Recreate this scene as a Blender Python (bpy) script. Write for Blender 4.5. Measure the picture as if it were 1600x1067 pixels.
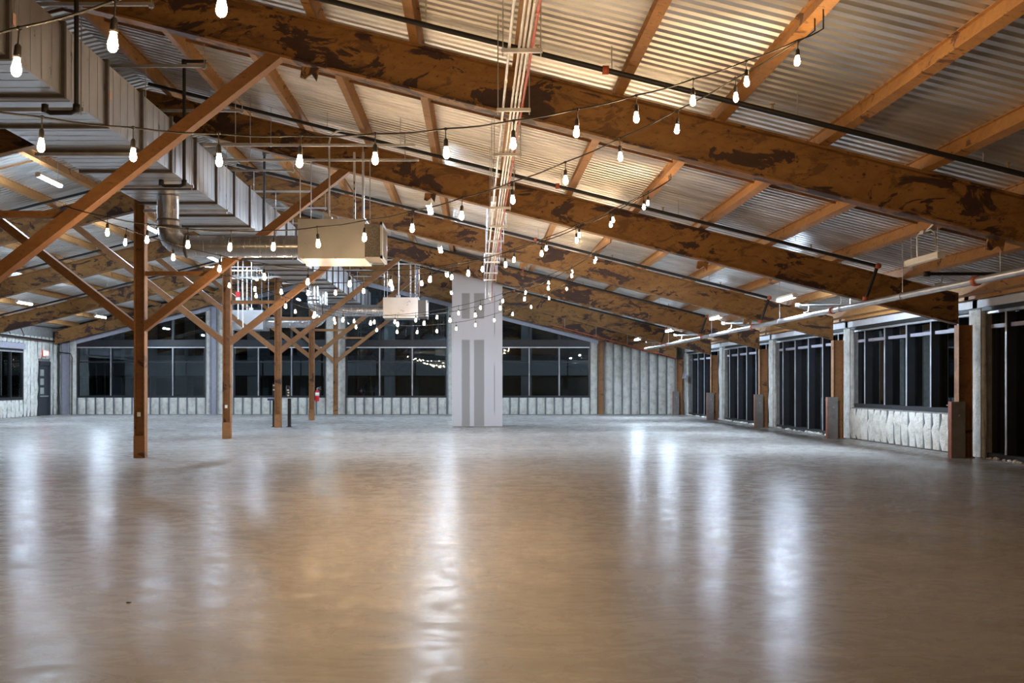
import bpy, math, random
from mathutils import Vector, Matrix
random.seed(7)
scn = bpy.context.scene
for o in list(bpy.data.objects):
    bpy.data.objects.remove(o)

# ------------------------------------------------------------------ camera, world, exposure
H = 1.39            # camera height
S = 7.3             # bay length
FPX = 1733.0
cam_d = bpy.data.cameras.new('camera')
cam = bpy.data.objects.new('camera', cam_d)
scn.collection.objects.link(cam)
cam.location = (0, 0, H)
cam.rotation_euler = (math.pi/2, 0, 0)
cam_d.sensor_width = 36.0
cam_d.lens = FPX/1600*36.0
cam_d.shift_x = (800-743)/1600
cam_d.shift_y = (600-533.5)/1600
cam_d.clip_end = 500
scn.camera = cam

world = bpy.data.worlds.new('night')
scn.world = world
world.use_nodes = True
bg = world.node_tree.nodes['Background']
bg.inputs[0].default_value = (0.012, 0.018, 0.035, 1)
bg.inputs[1].default_value = 0.12

scn.view_settings.view_transform = 'Standard'
scn.view_settings.look = 'None'
scn.view_settings.gamma = 1.0
scn.view_settings.use_curve_mapping = False
scn.view_settings.exposure = 2.3
TUBE_LIGHT = 165.0       # radiance of the lit strip lights
BULB_LIGHT = 85.0      # radiance of the filament bulbs
try:
    scn.cycles.max_bounces = 8
    scn.cycles.diffuse_bounces = 4
    scn.cycles.glossy_bounces = 4
    scn.cycles.sample_clamp_indirect = 6.0
    scn.cycles.caustics_reflective = False
    scn.cycles.caustics_refractive = False
except Exception:
    pass

# ------------------------------------------------------------------ helpers
COL = scn.collection

class MB:
    """collects simple solids into one mesh"""
    def __init__(s):
        s.v = []; s.f = []; s.sm = []
    def add(s, vs, fs, smooth=False):
        n = len(s.v)
        s.v += [tuple(p) for p in vs]
        s.f += [tuple(i+n for i in f) for f in fs]
        s.sm += [smooth]*len(fs)
        return s
    def box(s, x0, x1, y0, y1, z0, z1):
        v = [(x0,y0,z0),(x1,y0,z0),(x1,y1,z0),(x0,y1,z0),(x0,y0,z1),(x1,y0,z1),(x1,y1,z1),(x0,y1,z1)]
        return s.add(v, [(0,3,2,1),(4,5,6,7),(0,1,5,4),(1,2,6,5),(2,3,7,6),(3,0,4,7)])
    def sweep(s, poly, a, b):
        """poly: list of 3D offsets, swept from a to b (vectors)"""
        n = len(poly); a = Vector(a); b = Vector(b)
        vs = [a+Vector(p) for p in poly]+[b+Vector(p) for p in poly]
        fs = [(i,(i+1)%n,n+(i+1)%n,n+i) for i in range(n)]
        fs += [tuple(range(n-1,-1,-1)), tuple(range(n,2*n))]
        return s.add(vs, fs)
    def bar(s, a, b, w, d, up=(0,0,1)):
        """box bar a->b; w along side, d along up"""
        a = Vector(a); b = Vector(b); t = (b-a).normalized()
        side = t.cross(Vector(up))
        if side.length < 1e-5: side = t.cross(Vector((1,0,0)))
        side.normalize(); u = side.cross(t).normalized()
        poly = [side*w/2*i+u*d/2*j for i,j in ((-1,-1),(1,-1),(1,1),(-1,1))]
        return s.sweep(poly, a, b)
    def tube(s, pts, r, n=8, cap=True):
        pts = [Vector(p) for p in pts]; rings = []
        m = len(pts); ref = None; base = len(s.v); vs = []; fs = []
        rr = r if isinstance(r, (list,tuple)) else [r]*m
        for i,p in enumerate(pts):
            t = (pts[min(i+1,m-1)]-pts[max(i-1,0)]).normalized()
            if ref is None:
                ref = Vector((0,0,1)) if abs(t.z) < .9 else Vector((1,0,0))
            a = (ref-t*ref.dot(t)).normalized(); b = t.cross(a); ref = a
            for k in range(n):
                th = 2*math.pi*k/n
                vs.append(p+(a*math.cos(th)+b*math.sin(th))*rr[i])
        for i in range(m-1):
            for k in range(n):
                fs.append((i*n+k, i*n+(k+1)%n, (i+1)*n+(k+1)%n, (i+1)*n+k))
        s.add(vs, fs, True)
        if cap:
            s.add([vs[k] for k in range(n)], [tuple(range(n-1,-1,-1))])
            s.add([vs[(m-1)*n+k] for k in range(n)], [tuple(range(n))])
        return s
    def lathe(s, prof, c=(0,0,0), n=12, axis='z'):
        """prof: (radius, height)"""
        vs = []; fs = []
        for r,z in prof:
            for k in range(n):
                th = 2*math.pi*k/n
                p = (r*math.cos(th), r*math.sin(th), z)
                if axis == 'x': p = (p[2],p[0],p[1])
                if axis == 'y': p = (p[0],p[2],p[1])
                vs.append((p[0]+c[0],p[1]+c[1],p[2]+c[2]))
        for i in range(len(prof)-1):
            for k in range(n):
                fs.append((i*n+k, i*n+(k+1)%n, (i+1)*n+(k+1)%n, (i+1)*n+k))
        return s.add(vs, fs, True)
    def mesh(s, name, mat):
        me = bpy.data.meshes.new(name)
        me.from_pydata(s.v, [], s.f)
        me.polygons.foreach_set('use_smooth', s.sm)
        me.materials.append(mat)
        me.update()
        return me
    def build(s, name, mat, parent=None):
        return obj(name, s.mesh(name, mat), parent)

def obj(name, me, parent=None, loc=None):
    o = bpy.data.objects.new(name, me)
    COL.objects.link(o)
    if parent: o.parent = parent
    if loc: o.location = loc
    return o
def tag(o, label=None, cat=None, group=None, kind=None):
    if label: o['label'] = label
    if cat: o['category'] = cat
    if group: o['group'] = group
    if kind: o['kind'] = kind
    return o
def thing(name, label, cat, group=None, loc=(0,0,0), kind=None):
    o = bpy.data.objects.new(name, None)
    COL.objects.link(o); o.location = loc; o.empty_display_size = .2
    return tag(o, label, cat, group, kind)
def struct(name, label, cat):
    return thing(name, label, cat, kind='structure')

# ------------------------------------------------------------------ materials
def mat(name, base, rough=.6, metal=0., spec=.5):
    m = bpy.data.materials.new(name); m.use_nodes = True
    nt = m.node_tree; b = nt.nodes['Principled BSDF']
    b.inputs['Base Color'].default_value = (*base, 1)
    b.inputs['Roughness'].default_value = rough
    b.inputs['Metallic'].default_value = metal
    b.inputs['Specular IOR Level'].default_value = spec
    m.diffuse_color = (*base, 1)
    return m, nt, b
def N(nt, t, **k):
    n = nt.nodes.new(t)
    for a, v in k.items():
        setattr(n, a, v)
    return n
def coords(nt, kind='Object', scale=(1,1,1)):
    tc = N(nt, 'ShaderNodeTexCoord'); mp = N(nt, 'ShaderNodeMapping')
    mp.inputs['Scale'].default_value = scale
    nt.links.new(tc.outputs[kind], mp.inputs[0])
    return mp.outputs[0]
def world_coords(nt, scale=(1,1,1)):
    g = N(nt, 'ShaderNodeNewGeometry'); mp = N(nt, 'ShaderNodeMapping')
    mp.inputs['Scale'].default_value = scale
    nt.links.new(g.outputs['Position'], mp.inputs[0])
    return mp.outputs[0]
def noise(nt, vec, scale, detail=5, rough=.6, dist=0.):
    n = N(nt, 'ShaderNodeTexNoise')
    n.inputs['Scale'].default_value = scale
    n.inputs['Detail'].default_value = detail
    n.inputs['Roughness'].default_value = rough
    n.inputs['Distortion'].default_value = dist
    nt.links.new(vec, n.inputs['Vector'])
    return n.outputs['Fac']
def ramp(nt, fac, stops):
    r = N(nt, 'ShaderNodeValToRGB'); e = r.color_ramp.elements
    while len(e) < len(stops): e.new(.5)
    for i,(p,c) in enumerate(stops):
        e[i].position = p
        e[i].color = (*c,1) if isinstance(c, tuple) else (c,c,c,1)
    nt.links.new(fac, r.inputs[0])
    return r.outputs[0]
def mix(nt, fac, a, b, mode='MIX'):
    m = N(nt, 'ShaderNodeMix', data_type='RGBA', blend_type=mode)
    for sock, v in ((0, fac), (6, a), (7, b)):
        if isinstance(v, (int,float)): m.inputs[sock].default_value = v
        elif isinstance(v, tuple): m.inputs[sock].default_value = (*v,1)
        else: nt.links.new(v, m.inputs[sock])
    return m.outputs[2]
def bump(nt, b, hgt, strength=.3, dist=.02):
    n = N(nt, 'ShaderNodeBump'); n.inputs['Strength'].default_value = strength
    n.inputs['Distance'].default_value = dist
    nt.links.new(hgt, n.inputs['Height']); nt.links.new(n.outputs[0], b.inputs['Normal'])

def simple(name, base, rough=.6, metal=0., var=.25, scale=6., spec=.5, bmp=0.):
    m, nt, b = mat(name, base, rough, metal, spec)
    v = world_coords(nt)
    f = noise(nt, v, scale)
    lo = tuple(c*(1-var) for c in base); hi = tuple(min(1,c*(1+var)) for c in base)
    nt.links.new(ramp(nt, f, [(.3,lo),(.7,hi)]), b.inputs['Base Color'])
    if bmp: bump(nt, b, f, bmp)
    return m

def rust_steel(name, c_light, c_mid, c_dark, patch=.56):
    """old painted beam with flaking dark patches"""
    m, nt, b = mat(name, c_mid, .62)
    v = world_coords(nt, (.75, 1.0, 1.5))
    big = noise(nt, v, 1.1, 8, .62, .35)
    fine = noise(nt, v, 9, 6, .7)
    pat = noise(nt, v, 1.7, 9, .64, .8)
    pat2 = noise(nt, world_coords(nt, (.5, 1.0, 1.1)), 3.1, 8, .7, 1.2)
    base = ramp(nt, big, [(.32,c_mid),(.62,c_light)])
    base = mix(nt, ramp(nt, fine, [(.35,.0),(.75,.55)]), base, tuple(c*.55 for c in c_mid))
    stain = tuple((c*.45+d*.9) for c, d in zip(c_mid, c_dark))
    base = mix(nt, ramp(nt, pat2, [(patch-.02,0.),(patch+.03,.85)]), base, stain)
    msk = ramp(nt, pat, [(patch,0.),(patch+.016,1.)])
    base = mix(nt, msk, base, ramp(nt, fine, [(.3,c_dark),(.8,tuple(c*2.1 for c in c_dark))]))
    sp = ramp(nt, noise(nt, v, 16, 3, .8), [(.62,0.),(.66,1.)])
    base = mix(nt, mix(nt, .75, (0,0,0), sp), base, c_dark)
    nt.links.new(base, b.inputs['Base Color'])
    bump(nt, b, pat, .35, .02)
    return m

M = {}
M['rafter'] = rust_steel('flaking_ochre_steel', (.34,.168,.046), (.24,.105,.022), (.034,.014,.009), .545)
M['purlin'] = rust_steel('ochre_purlin_steel', (.47,.235,.075), (.36,.165,.045), (.09,.038,.016), .61)
M['post'] = rust_steel('brown_orange_steel', (.32,.145,.048), (.24,.10,.029), (.05,.019,.009), .60)
M['brace'] = rust_steel('brown_brace_steel', (.27,.122,.038), (.21,.088,.026), (.07,.026,.011), .66)

def galv(name, base, rough=.38, metal=.75, scale=3.0, stretch=(1,1,1), var=.25):
    m, nt, b = mat(name, base, rough, metal)
    v = world_coords(nt, stretch)
    f = noise(nt, v, scale, 6, .65)
    nt.links.new(ramp(nt, f, [(.3,tuple(c*(1-var) for c in base)),(.7,tuple(min(1,c*(1+var)) for c in base))]), b.inputs['Base Color'])
    rr = N(nt, 'ShaderNodeMapRange'); rr.inputs[3].default_value = rough-.1; rr.inputs[4].default_value = rough+.12
    nt.links.new(f, rr.inputs[0]); nt.links.new(rr.outputs[0], b.inputs['Roughness'])
    return m
M['deck'] = galv('galvanised_roof_deck', (.70,.685,.66), .38, .85, 1.4, (.35,1.5,1))
M['duct'] = galv('galvanised_duct', (.52,.525,.54), .30, .85, 2.2, (1,3,1), .12)
M['duct_flange'] = simple('dark_duct_flange', (.085,.07,.06), .55, .3)
M['spiral'] = galv('spiral_duct_metal', (.58,.585,.60), .24, .9, 5, (4,1,1), .10)
M['box'] = galv('terminal_box_metal', (.52,.52,.53), .30, .85, 2.5, (1,1,1), .08)
M['strut'] = galv('strut_channel', (.55,.55,.55), .4, .8)
M['conduit'] = galv('conduit', (.66,.65,.63), .35, .6)
M['red_conduit'] = simple('red_painted_conduit', (.50,.10,.08), .5)
M['black_pipe'] = simple('black_iron_pipe', (.018,.016,.015), .5, .3)
M['main_pipe'] = galv('grey_sprinkler_main', (.42,.42,.43), .32, .7)
M['orange_fit'] = simple('orange_red_coupling', (.42,.09,.035), .5)
M['sprinkler'] = simple('brass_sprinkler', (.45,.30,.12), .4, .8)
M['wire'] = simple('black_cable', (.012,.010,.009), .6)
M['socket'] = simple('black_socket', (.02,.016,.013), .45)
M['white_metal'] = simple('white_enamel', (.78,.77,.74), .4, 0, .06)
M['grey_steel'] = simple('grey_primed_steel', (.30,.29,.34), .5, .1, .12)
M['dark_frame'] = simple('dark_bronze_aluminium', (.022,.022,.025), .38, .4, .2)
M['alu_edge'] = galv('mill_aluminium_edge', (.45,.46,.48), .4, .6)
M['header'] = simple('light_grey_header_board', (.50,.50,.52), .6, 0, .08)
M['trim'] = simple('pale_grey_gable_trim', (.36,.35,.40), .6, 0, .1)
M['gyp'] = simple('grey_gypsum', (.20,.19,.18), .9, 0, .25)
M['block'] = simple('grey_brown_board', (.17,.155,.14), .8, 0, .2)
M['brick_edge'] = simple('red_brown_edge', (.25,.09,.055), .8)
M['red'] = simple('red_enamel', (.55,.012,.02), .3)
M['tag_white'] = simple('white_label', (.8,.8,.78), .5, 0, .03)
M['beige'] = simple('beige_sticker', (.55,.45,.36), .6)
M['blue'] = simple('navy_plastic', (.03,.045,.16), .5)
M['black'] = simple('matte_black', (.012,.012,.012), .55)
M['door'] = simple('slate_door_paint', (.035,.037,.045), .45, 0, .1)
M['door_glass'] = simple('milky_lite', (.36,.38,.35), .3)
M['stud'] = galv('steel_stud', (.15,.165,.18), .5, .35, 4)
M['asphalt'] = simple('night_asphalt', (.03,.03,.032), .8)
M['insul'] = simple('grey_lined_outlet', (.22,.20,.18), .9, 0, .5, 60)
M['sticker_pink'] = simple('pink_duct_label', (.62,.38,.30), .6)

def foam_mat():
    m, nt, b = mat('spray_foam', (.72,.71,.66), .9)
    v = world_coords(nt)
    f = noise(nt, v, 5, 7, .65); g = noise(nt, v, 1.1, 4, .6); k = noise(nt, v, 13, 5, .7, .6)
    c = ramp(nt, f, [(.28,(.40,.38,.33)),(.5,(.62,.60,.545)),(.75,(.74,.72,.67))])
    c = mix(nt, ramp(nt, g, [(.56,0.),(.72,.45)]), c, (.60,.50,.34))
    c = mix(nt, ramp(nt, k, [(.66,0.),(.70,.8)]), c, (.16,.14,.11))
    nt.links.new(c, b.inputs['Base Color'])
    bump(nt, b, k, .8, .06)
    return m
M['foam'] = foam_mat()

def floor_mat():
    m, nt, b = mat('polished_concrete', (.2,.16,.13), .25)
    v = world_coords(nt, (1,1,1))
    vs = world_coords(nt, (.8,1.0,1))
    big = noise(nt, vs, .16, 6, .62, .6)
    mid = noise(nt, vs, .45, 7, .62, 1.4)
    fine = noise(nt, v, 7, 8, .72)
    c = ramp(nt, big, [(.30,(.27,.245,.225)),(.52,(.328,.308,.293)),(.72,(.392,.372,.358))])
    c = mix(nt, ramp(nt, mid, [(.32,.42),(.56,0.)]), c, (.155,.135,.118))
    c = mix(nt, ramp(nt, mid, [(.58,0.),(.80,.14)]), c, (.44,.41,.385))
    c = mix(nt, ramp(nt, fine, [(.35,.2),(.6,0.)]), c, (.16,.142,.125))
    # pale arcs left by the power trowel
    w = N(nt, 'ShaderNodeTexWave', wave_type='RINGS', rings_direction='Z')
    mp = N(nt, 'ShaderNodeMapping'); mp.inputs['Location'].default_value = (.6,-2.1,0)
    nt.links.new(v, mp.inputs[0]); nt.links.new(mp.outputs[0], w.inputs['Vector'])
    w.inputs['Scale'].default_value = .11; w.inputs['Distortion'].default_value = 1.6
    w.inputs['Detail'].default_value = 3; w.inputs['Detail Scale'].default_value = .6
    arc = ramp(nt, w.outputs['Fac'], [(.985,0.),(1.,.4)])
    c = mix(nt, mix(nt, ramp(nt, mid, [(.45,0.),(.65,1.)]), (0,0,0), arc), c, (.40,.36,.31))
    nt.links.new(c, b.inputs['Base Color'])
    # fine scratches modulate gloss
    sc = noise(nt, world_coords(nt, (1.,1.5,1)), 2.2, 8, .72, 1.5)
    rr = N(nt, 'ShaderNodeMapRange'); rr.inputs[1].default_value = .3; rr.inputs[2].default_value = .72
    rr.inputs[3].default_value = .16; rr.inputs[4].default_value = .40
    nt.links.new(sc, rr.inputs[0]); nt.links.new(rr.outputs[0], b.inputs['Roughness'])
    b.inputs['Specular IOR Level'].default_value = .015
    fs = noise(nt, world_coords(nt, (1.,.7,1)), 11, 6, .75, 1.)
    ad = N(nt, 'ShaderNodeMath', operation='MULTIPLY_ADD'); ad.inputs[1].default_value = .35
    nt.links.new(fs, ad.inputs[0]); nt.links.new(sc, ad.inputs[2])
    bump(nt, b, ad.outputs[0], .07, .02)
    return m
M['floor'] = floor_mat()

def glass_mat():
    m = bpy.data.materials.new('window_glass'); m.use_nodes = True
    nt = m.node_tree; nt.nodes.clear()
    out = N(nt, 'ShaderNodeOutputMaterial'); mx = N(nt, 'ShaderNodeMixShader')
    tr = N(nt, 'ShaderNodeBsdfTransparent'); gl = N(nt, 'ShaderNodeBsdfGlossy'); fr = N(nt, 'ShaderNodeFresnel')
    tr.inputs[0].default_value = (.62,.68,.70,1); gl.inputs[0].default_value = (.75,.85,.9,1)
    gl.inputs['Roughness'].default_value = .012; fr.inputs[0].default_value = 1.75
    ns = noise(nt, world_coords(nt), .8, 2)
    bm = N(nt, 'ShaderNodeBump'); bm.inputs['Strength'].default_value = .02; bm.inputs['Distance'].default_value = .02
    nt.links.new(ns, bm.inputs['Height']); nt.links.new(bm.outputs[0], gl.inputs['Normal'])
    nt.links.new(fr.outputs[0], mx.inputs[0]); nt.links.new(tr.outputs[0], mx.inputs[1]); nt.links.new(gl.outputs[0], mx.inputs[2])
    nt.links.new(mx.outputs[0], out.inputs[0])
    m.diffuse_color = (.05,.07,.09,1)
    return m
M['glass'] = glass_mat()

def emit(name, col, st):
    m = bpy.data.materials.new(name); m.use_nodes = True
    nt = m.node_tree; nt.nodes.clear()
    out = N(nt, 'ShaderNodeOutputMaterial'); e = N(nt, 'ShaderNodeEmission')
    e.inputs[0].default_value = (*col,1); e.inputs[1].default_value = st
    nt.links.new(e.outputs[0], out.inputs[0]); m.diffuse_color = (*col,1)
    return m
M['tube_on'] = emit('lit_cool_tube', (.64,.81,1.0), TUBE_LIGHT)
M['bulb_on'] = emit('lit_warm_bulb', (1.0,.68,.37), BULB_LIGHT)
M['tube_off'] = simple('unlit_diffuser', (.75,.72,.68), .5, 0, .04)
M['exit_red'] = emit('lit_red_letters', (1.0,.06,.05), 5.)
M['far_win'] = emit('dim_lit_far_window', (.55,.75,.80), .012)

def drywall_mat():
    """taped gypsum: white joint compound over grey paper, in upright bands"""
    m, nt, b = mat('taped_drywall', (.62,.61,.63), .85)
    tc = N(nt, 'ShaderNodeTexCoord'); sx = N(nt, 'ShaderNodeSeparateXYZ')
    nt.links.new(tc.outputs['Object'], sx.inputs[0])
    nz = noise(nt, tc.outputs['Object'], 1.3, 4)
    def band(sock, a, b_, soft):
        ad = N(nt, 'ShaderNodeMath', operation='MULTIPLY_ADD'); ad.inputs[1].default_value = .035; 
        nt.links.new(nz, ad.inputs[0]); nt.links.new(sock, ad.inputs[2])
        mr = N(nt, 'ShaderNodeMapRange', interpolation_type='SMOOTHSTEP'); mr.inputs[1].default_value = a; mr.inputs[2].default_value = a+soft
        m2 = N(nt, 'ShaderNodeMapRange', interpolation_type='SMOOTHSTEP'); m2.inputs[1].default_value = b_; m2.inputs[2].default_value = b_+soft
        m2.inputs[3].default_value = 1; m2.inputs[4].default_value = 0
        nt.links.new(ad.outputs[0], mr.inputs[0]); nt.links.new(ad.outputs[0], m2.inputs[0])
        mu = N(nt, 'ShaderNodeMath', operation='MULTIPLY')
        nt.links.new(mr.outputs[0], mu.inputs[0]); nt.links.new(m2.outputs[0], mu.inputs[1])
        return mu.outputs[0]
    def op(o, a, b_):
        n = N(nt, 'ShaderNodeMath', operation=o); nt.links.new(a, n.inputs[0]); nt.links.new(b_, n.inputs[1]); return n.outputs[0]
    X, Z = sx.outputs[0], sx.outputs[2]
    cols = op('MAXIMUM', band(X,-.50,-.24,.03), band(X,-.10,.23,.03))
    rows = op('MAXIMUM', band(Z,.02,2.83,.04), band(Z,3.52,4.35,.04))
    streak = op('MULTIPLY', band(X,.555,.585,.02), op('MAXIMUM', band(Z,.3,1.9,.3), band(Z,2.85,4.2,.3)))
    k = op('MAXIMUM', op('MULTIPLY', cols, rows), streak)
    nt.links.new(mix(nt, k, (.50,.49,.515), (.275,.265,.265)), b.inputs['Base Color'])
    return m
M['drywall'] = drywall_mat()

# ------------------------------------------------------------------ geometry constants
XR = -4.55*H                    # ridge / post line
SL = .25
YB = 6.95*S                     # back wall inner face
YF = -7.0                       # end of the hall behind the viewer
XWL, XWR, XGL = -13.75*H, 9.5, 9.75
RD = .58                        # rafter depth
PD = .20                        # purlin depth
PLANES = [(.87+k)*S for k in range(7)]          # rafter planes; index 1.. are in view
def zraf(x):                    # underside of rafters
    return H+2.445*H-SL*x if x >= XR else H+2.445*H-SL*XR-SL*(XR-x)
def ztop(x): return zraf(x)+RD
def zdeck(x): return ztop(x)+PD
ORD = ['nearest','second nearest','third nearest','fourth nearest','fifth nearest','farthest']

# ------------------------------------------------------------------ floor, outside ground
fl = MB().box(XWL-.3, XGL+.3, YF, YB+.35, -.25, 0).build('floor', M['floor'])
tag(fl, 'polished brown grey concrete floor with streaked reflections', 'floor', kind='structure')
gd = MB()
gd.box(-90, XWL-.31, -40, 140, -.5, -.2); gd.box(XGL+.31, 90, -40, 140, -.5, -.2)
gd.box(XWL-.31, XGL+.31, YB+.36, 140, -.5, -.2); gd.box(XWL-.31, XGL+.31, -40, YF-.01, -.5, -.2)
tag(gd.build('ground', M['asphalt']), 'dark asphalt ground outside the hall at night', 'ground', kind='structure')

# ------------------------------------------------------------------ ceiling: deck sheets, purlins
ceil = struct('ceiling', 'ribbed galvanised roof deck on ochre purlins', 'ceiling')
def deck_mesh(x0, x1, y0, y1):
    b = MB(); vs = []; fs = []
    pitch = .19; dep = .062
    n = int(round((y1-y0)/pitch)); pit = (y1-y0)/n
    prof = []
    for i in range(n):
        a = y0+i*pit
        prof += [(a,0),(a+.50*pit,0),(a+.61*pit,dep),(a+.88*pit,dep)]
    prof.append((y1,0))
    for (y,z) in prof:
        for x in (x0,x1):
            vs.append((x,y,zdeck(x)+z))
    for i in range(len(prof)-1):
        fs.append((2*i,2*i+1,2*i+3,2*i+2))
    b.add(vs, fs)
    # top skin so the sheet has thickness
    return b
edges = [YF]+PLANES[:-1]+[YB+.3]
for k in range(len(edges)-1):
    y0, y1 = edges[k], edges[k+1]
    deck_mesh(XR, XGL+.3, y0, y1).build('deck_sheet', M['deck'], ceil)
    deck_mesh(XWL-.3, XR, y0, y1).build('deck_sheet', M['deck'], ceil)
# outer skin
b = MB()
for xa, xb in ((XR, XGL+.4),(XWL-.4, XR)):
    poly = [(0,0,0),(xb-xa,0,zdeck(xb)-zdeck(xa)),(xb-xa,0,zdeck(xb)-zdeck(xa)+.05),(0,0,.05)]
    b.sweep(poly, (xa,YF,zdeck(xa)+.07), (xa,YB+.4,zdeck(xa)+.07))
b.build('roof_skin', M['gyp'], ceil)
def purlin(x):
    sg = -SL if x >= XR else SL
    n = Vector((-sg,0,1)).normalized(); t = Vector((1,0,sg)).normalized()
    w, fw, ft = .05, .115, .016
    # channel-like section: web plate plus proud lips top and bottom
    pts = [(-fw/2,0),(fw/2,0),(fw/2,ft),(w/2,ft),(w/2,PD-ft),(fw/2,PD-ft),(fw/2,PD),(-fw/2,PD),(-fw/2,PD-ft),(-w/2,PD-ft),(-w/2,ft),(-fw/2,ft)]
    poly = [t*a+n*c for a,c in pts]
    MB().sweep(poly, (x,YF,ztop(x)+.004), (x,YB+.2,ztop(x)+.004)).build('purlin', M['purlin'], ceil)
xs = [(1.26+.9*n)*H for n in range(-6,7)]
for x in xs:
    if x > XR+.2 and x < XGL: purlin(x)
for n in range(0,12):
    x = XR-(.42+.9*n)*H
    if x > XWL: purlin(x)
# light bridging angle half way along each bay
for k in range(1,6):
    ym = PLANES[k]+S*.46
    for xa, xb in ((XR,XWR),(XWL,XR)):
        MB().bar((xa,ym,zdeck(xa)-.02),(xb,ym,zdeck(xb)-.02),.03,.03).build('bridging_rod', M['post'], ceil)

# ------------------------------------------------------------------ rafters
def ibeam_yz(bw, d, tf, tw):
    h2 = bw/2; w2 = tw/2
    return [(0,-h2,0),(0,h2,0),(0,h2,tf),(0,w2,tf),(0,w2,d-tf),(0,h2,d-tf),(0,h2,d),(0,-h2,d),(0,-h2,d-tf),(0,-w2,d-tf),(0,-w2,tf),(0,-h2,tf)]
SEC = ibeam_yz(.22, RD, .028, .02)
for i, y in enumerate(PLANES):
    last = i == len(PLANES)-1
    where = ['overhead just before the camera view','crossing the whole top of the view','second from the viewer','third from the viewer','fourth from the viewer','fifth from the viewer','against the back gable wall'][i]
    r = thing('rafter', 'flaking ochre rafter on the right slope, '+where, 'rafter', 'right slope rafters')
    xe = 6.53*H
    MB().sweep(SEC, (XR,y,zraf(XR)), (xe,y,zraf(xe))).build('beam', M['rafter'], r)
    # web stiffeners and the end plate
    MB().box(xe-.02, xe, y-.11, y+.11, zraf(xe)+.005, zraf(xe)+RD).build('end_plate', M['rafter'], r)
    if i in (1,2,3):
        for fx in ((-1.45,4.62),(-.6,3.1),(.9,5.0))[i-1]:
            x = fx*H; z = zraf(x)
            bk = MB()
            poly = [(-.12,0,.0),(-.14,0,-.13),(-.08,0,-.15),(.0,0,-.09),(.06,0,-.18),(.09,0,-.02)]
            bk.sweep(poly, (x,y-.02,z), (x,y+.02,z)); bk.build('cut_bracket', M['rafter'], r)
    l = thing('rafter', 'flaking ochre rafter on the left slope, '+where.replace('crossing the whole top of the view','first behind the near duct'), 'rafter', 'left slope rafters')
    MB().sweep(SEC, (XWL+.09,y,zraf(XWL+.09)), (XR,y,zraf(XR))).build('beam', M['rafter'], l)

# ------------------------------------------------------------------ Y posts
PO = ['its brace rising from the left edge','nearest in full view','second of the row','third of the row, beside the black stand','fourth of the row, holding the fire extinguisher','last of the row at the back wall']
for i in range(1,7):
    y = PLANES[i]
    p = thing('y_post', 'rusty steel Y post, '+PO[i-1], 'post', 'ridge posts', (XR,y,0))
    hw = .10
    zt = zraf(XR)-.03
    m = MB()
    m.box(-hw,-hw+.018,-.1,.1,0,zt); m.box(hw-.018,hw,-.1,.1,0,zt); m.box(-hw+.018,hw-.018,-.008,.008,0,zt)
    m.build('shaft', M['post'], p)
    m = MB().box(-.105,.105,-.106,-.10,.0,.42); m.build('base_plate', M['post'], p)
    if i in (2,3):
        MB().box(-.03,.03,-.125,-.106,.78,.86).build('outlet', M['tag_white'], p)
    # braces: channel section
    z0 = H+.78*H
    for sgn in (1,-1):
        t = 2.70*H if sgn > 0 else 2.70*H
        xa = sgn*hw; xb = sgn*(hw+t)
        zb = zraf(XR+xb)
        za = z0
        a = Vector((xa,0,za)); c = Vector((xb,0,zb))
        d = (c-a).normalized(); nrm = Vector((-d.z,0,d.x))*(1 if sgn>0 else -1)
        q = .075
        pts = [(-q,-.1),(-q,.1),(-q+.014,.1),(-q+.014,-.05),(q-.014,-.05),(q-.014,.1),(q,.1),(q,-.1)]
        poly = [nrm*u+Vector((0,-w,0))*-1 for u,w in pts]
        pa = []; pc = []
        for v in poly:          # cut square to the post, flush to the rafter flange
            k0 = (sgn*(hw+.002)-(a.x+v.x))/d.x
            pa.append(a+v+d*k0)
            u0 = a+v; lo, hi = 0., 9.
            for _ in range(40):
                md = (lo+hi)/2; w_ = u0+d*md
                if w_.z < zraf(XR+w_.x)-.003: lo = md
                else: hi = md
            pc.append(u0+d*lo)
        nn = len(pa)
        MB().add(pa+pc, [(i_,(i_+1)%nn,nn+(i_+1)%nn,nn+i_) for i_ in range(nn)]+[tuple(range(nn-1,-1,-1)),tuple(range(nn,2*nn))]).build('brace', M['brace'], p)
    # tie between shaft and right brace
    MB().box(hw, hw+.92*H, -.05, .05, H+1.47*H, H+1.53*H).build('tie', M['brace'], p)

# ------------------------------------------------------------------ walls: foam cushions and studs
def foam_unit(seed, nu, nz):
    rnd = random.Random(seed); vs = []; fs = []
    for j in range(nz+1):
        for i in range(nu+1):
            u = i/nu; z = j/nz
            d = 0 if i in (0,nu) else (.25+rnd.random()*.3 if j in (0,nz) else .4+rnd.random()*.6)
            uu = u+(0 if i in (0,nu) else (rnd.random()-.5)*.7/nu)
            zz = z+(0 if j in (0,nz) else (rnd.random()-.5)*.8/nz)
            vs.append((uu,-d,zz))
    for j in range(nz):
        for i in range(nu):
            a = j*(nu+1)+i
            fs.append((a,a+1,a+nu+2,a+nu+1))
    b = MB(); b.add(vs, fs, True)
    return b.mesh('foam_panel', M['foam'])
FOAM_S = [foam_unit(10+k,4,4) for k in range(7)]
FOAM_T = [foam_unit(30+k,4,9) for k in range(6)]
STUDM = MB().box(0,1,-1,0,0,1).mesh('stud', M['stud'])
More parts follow.
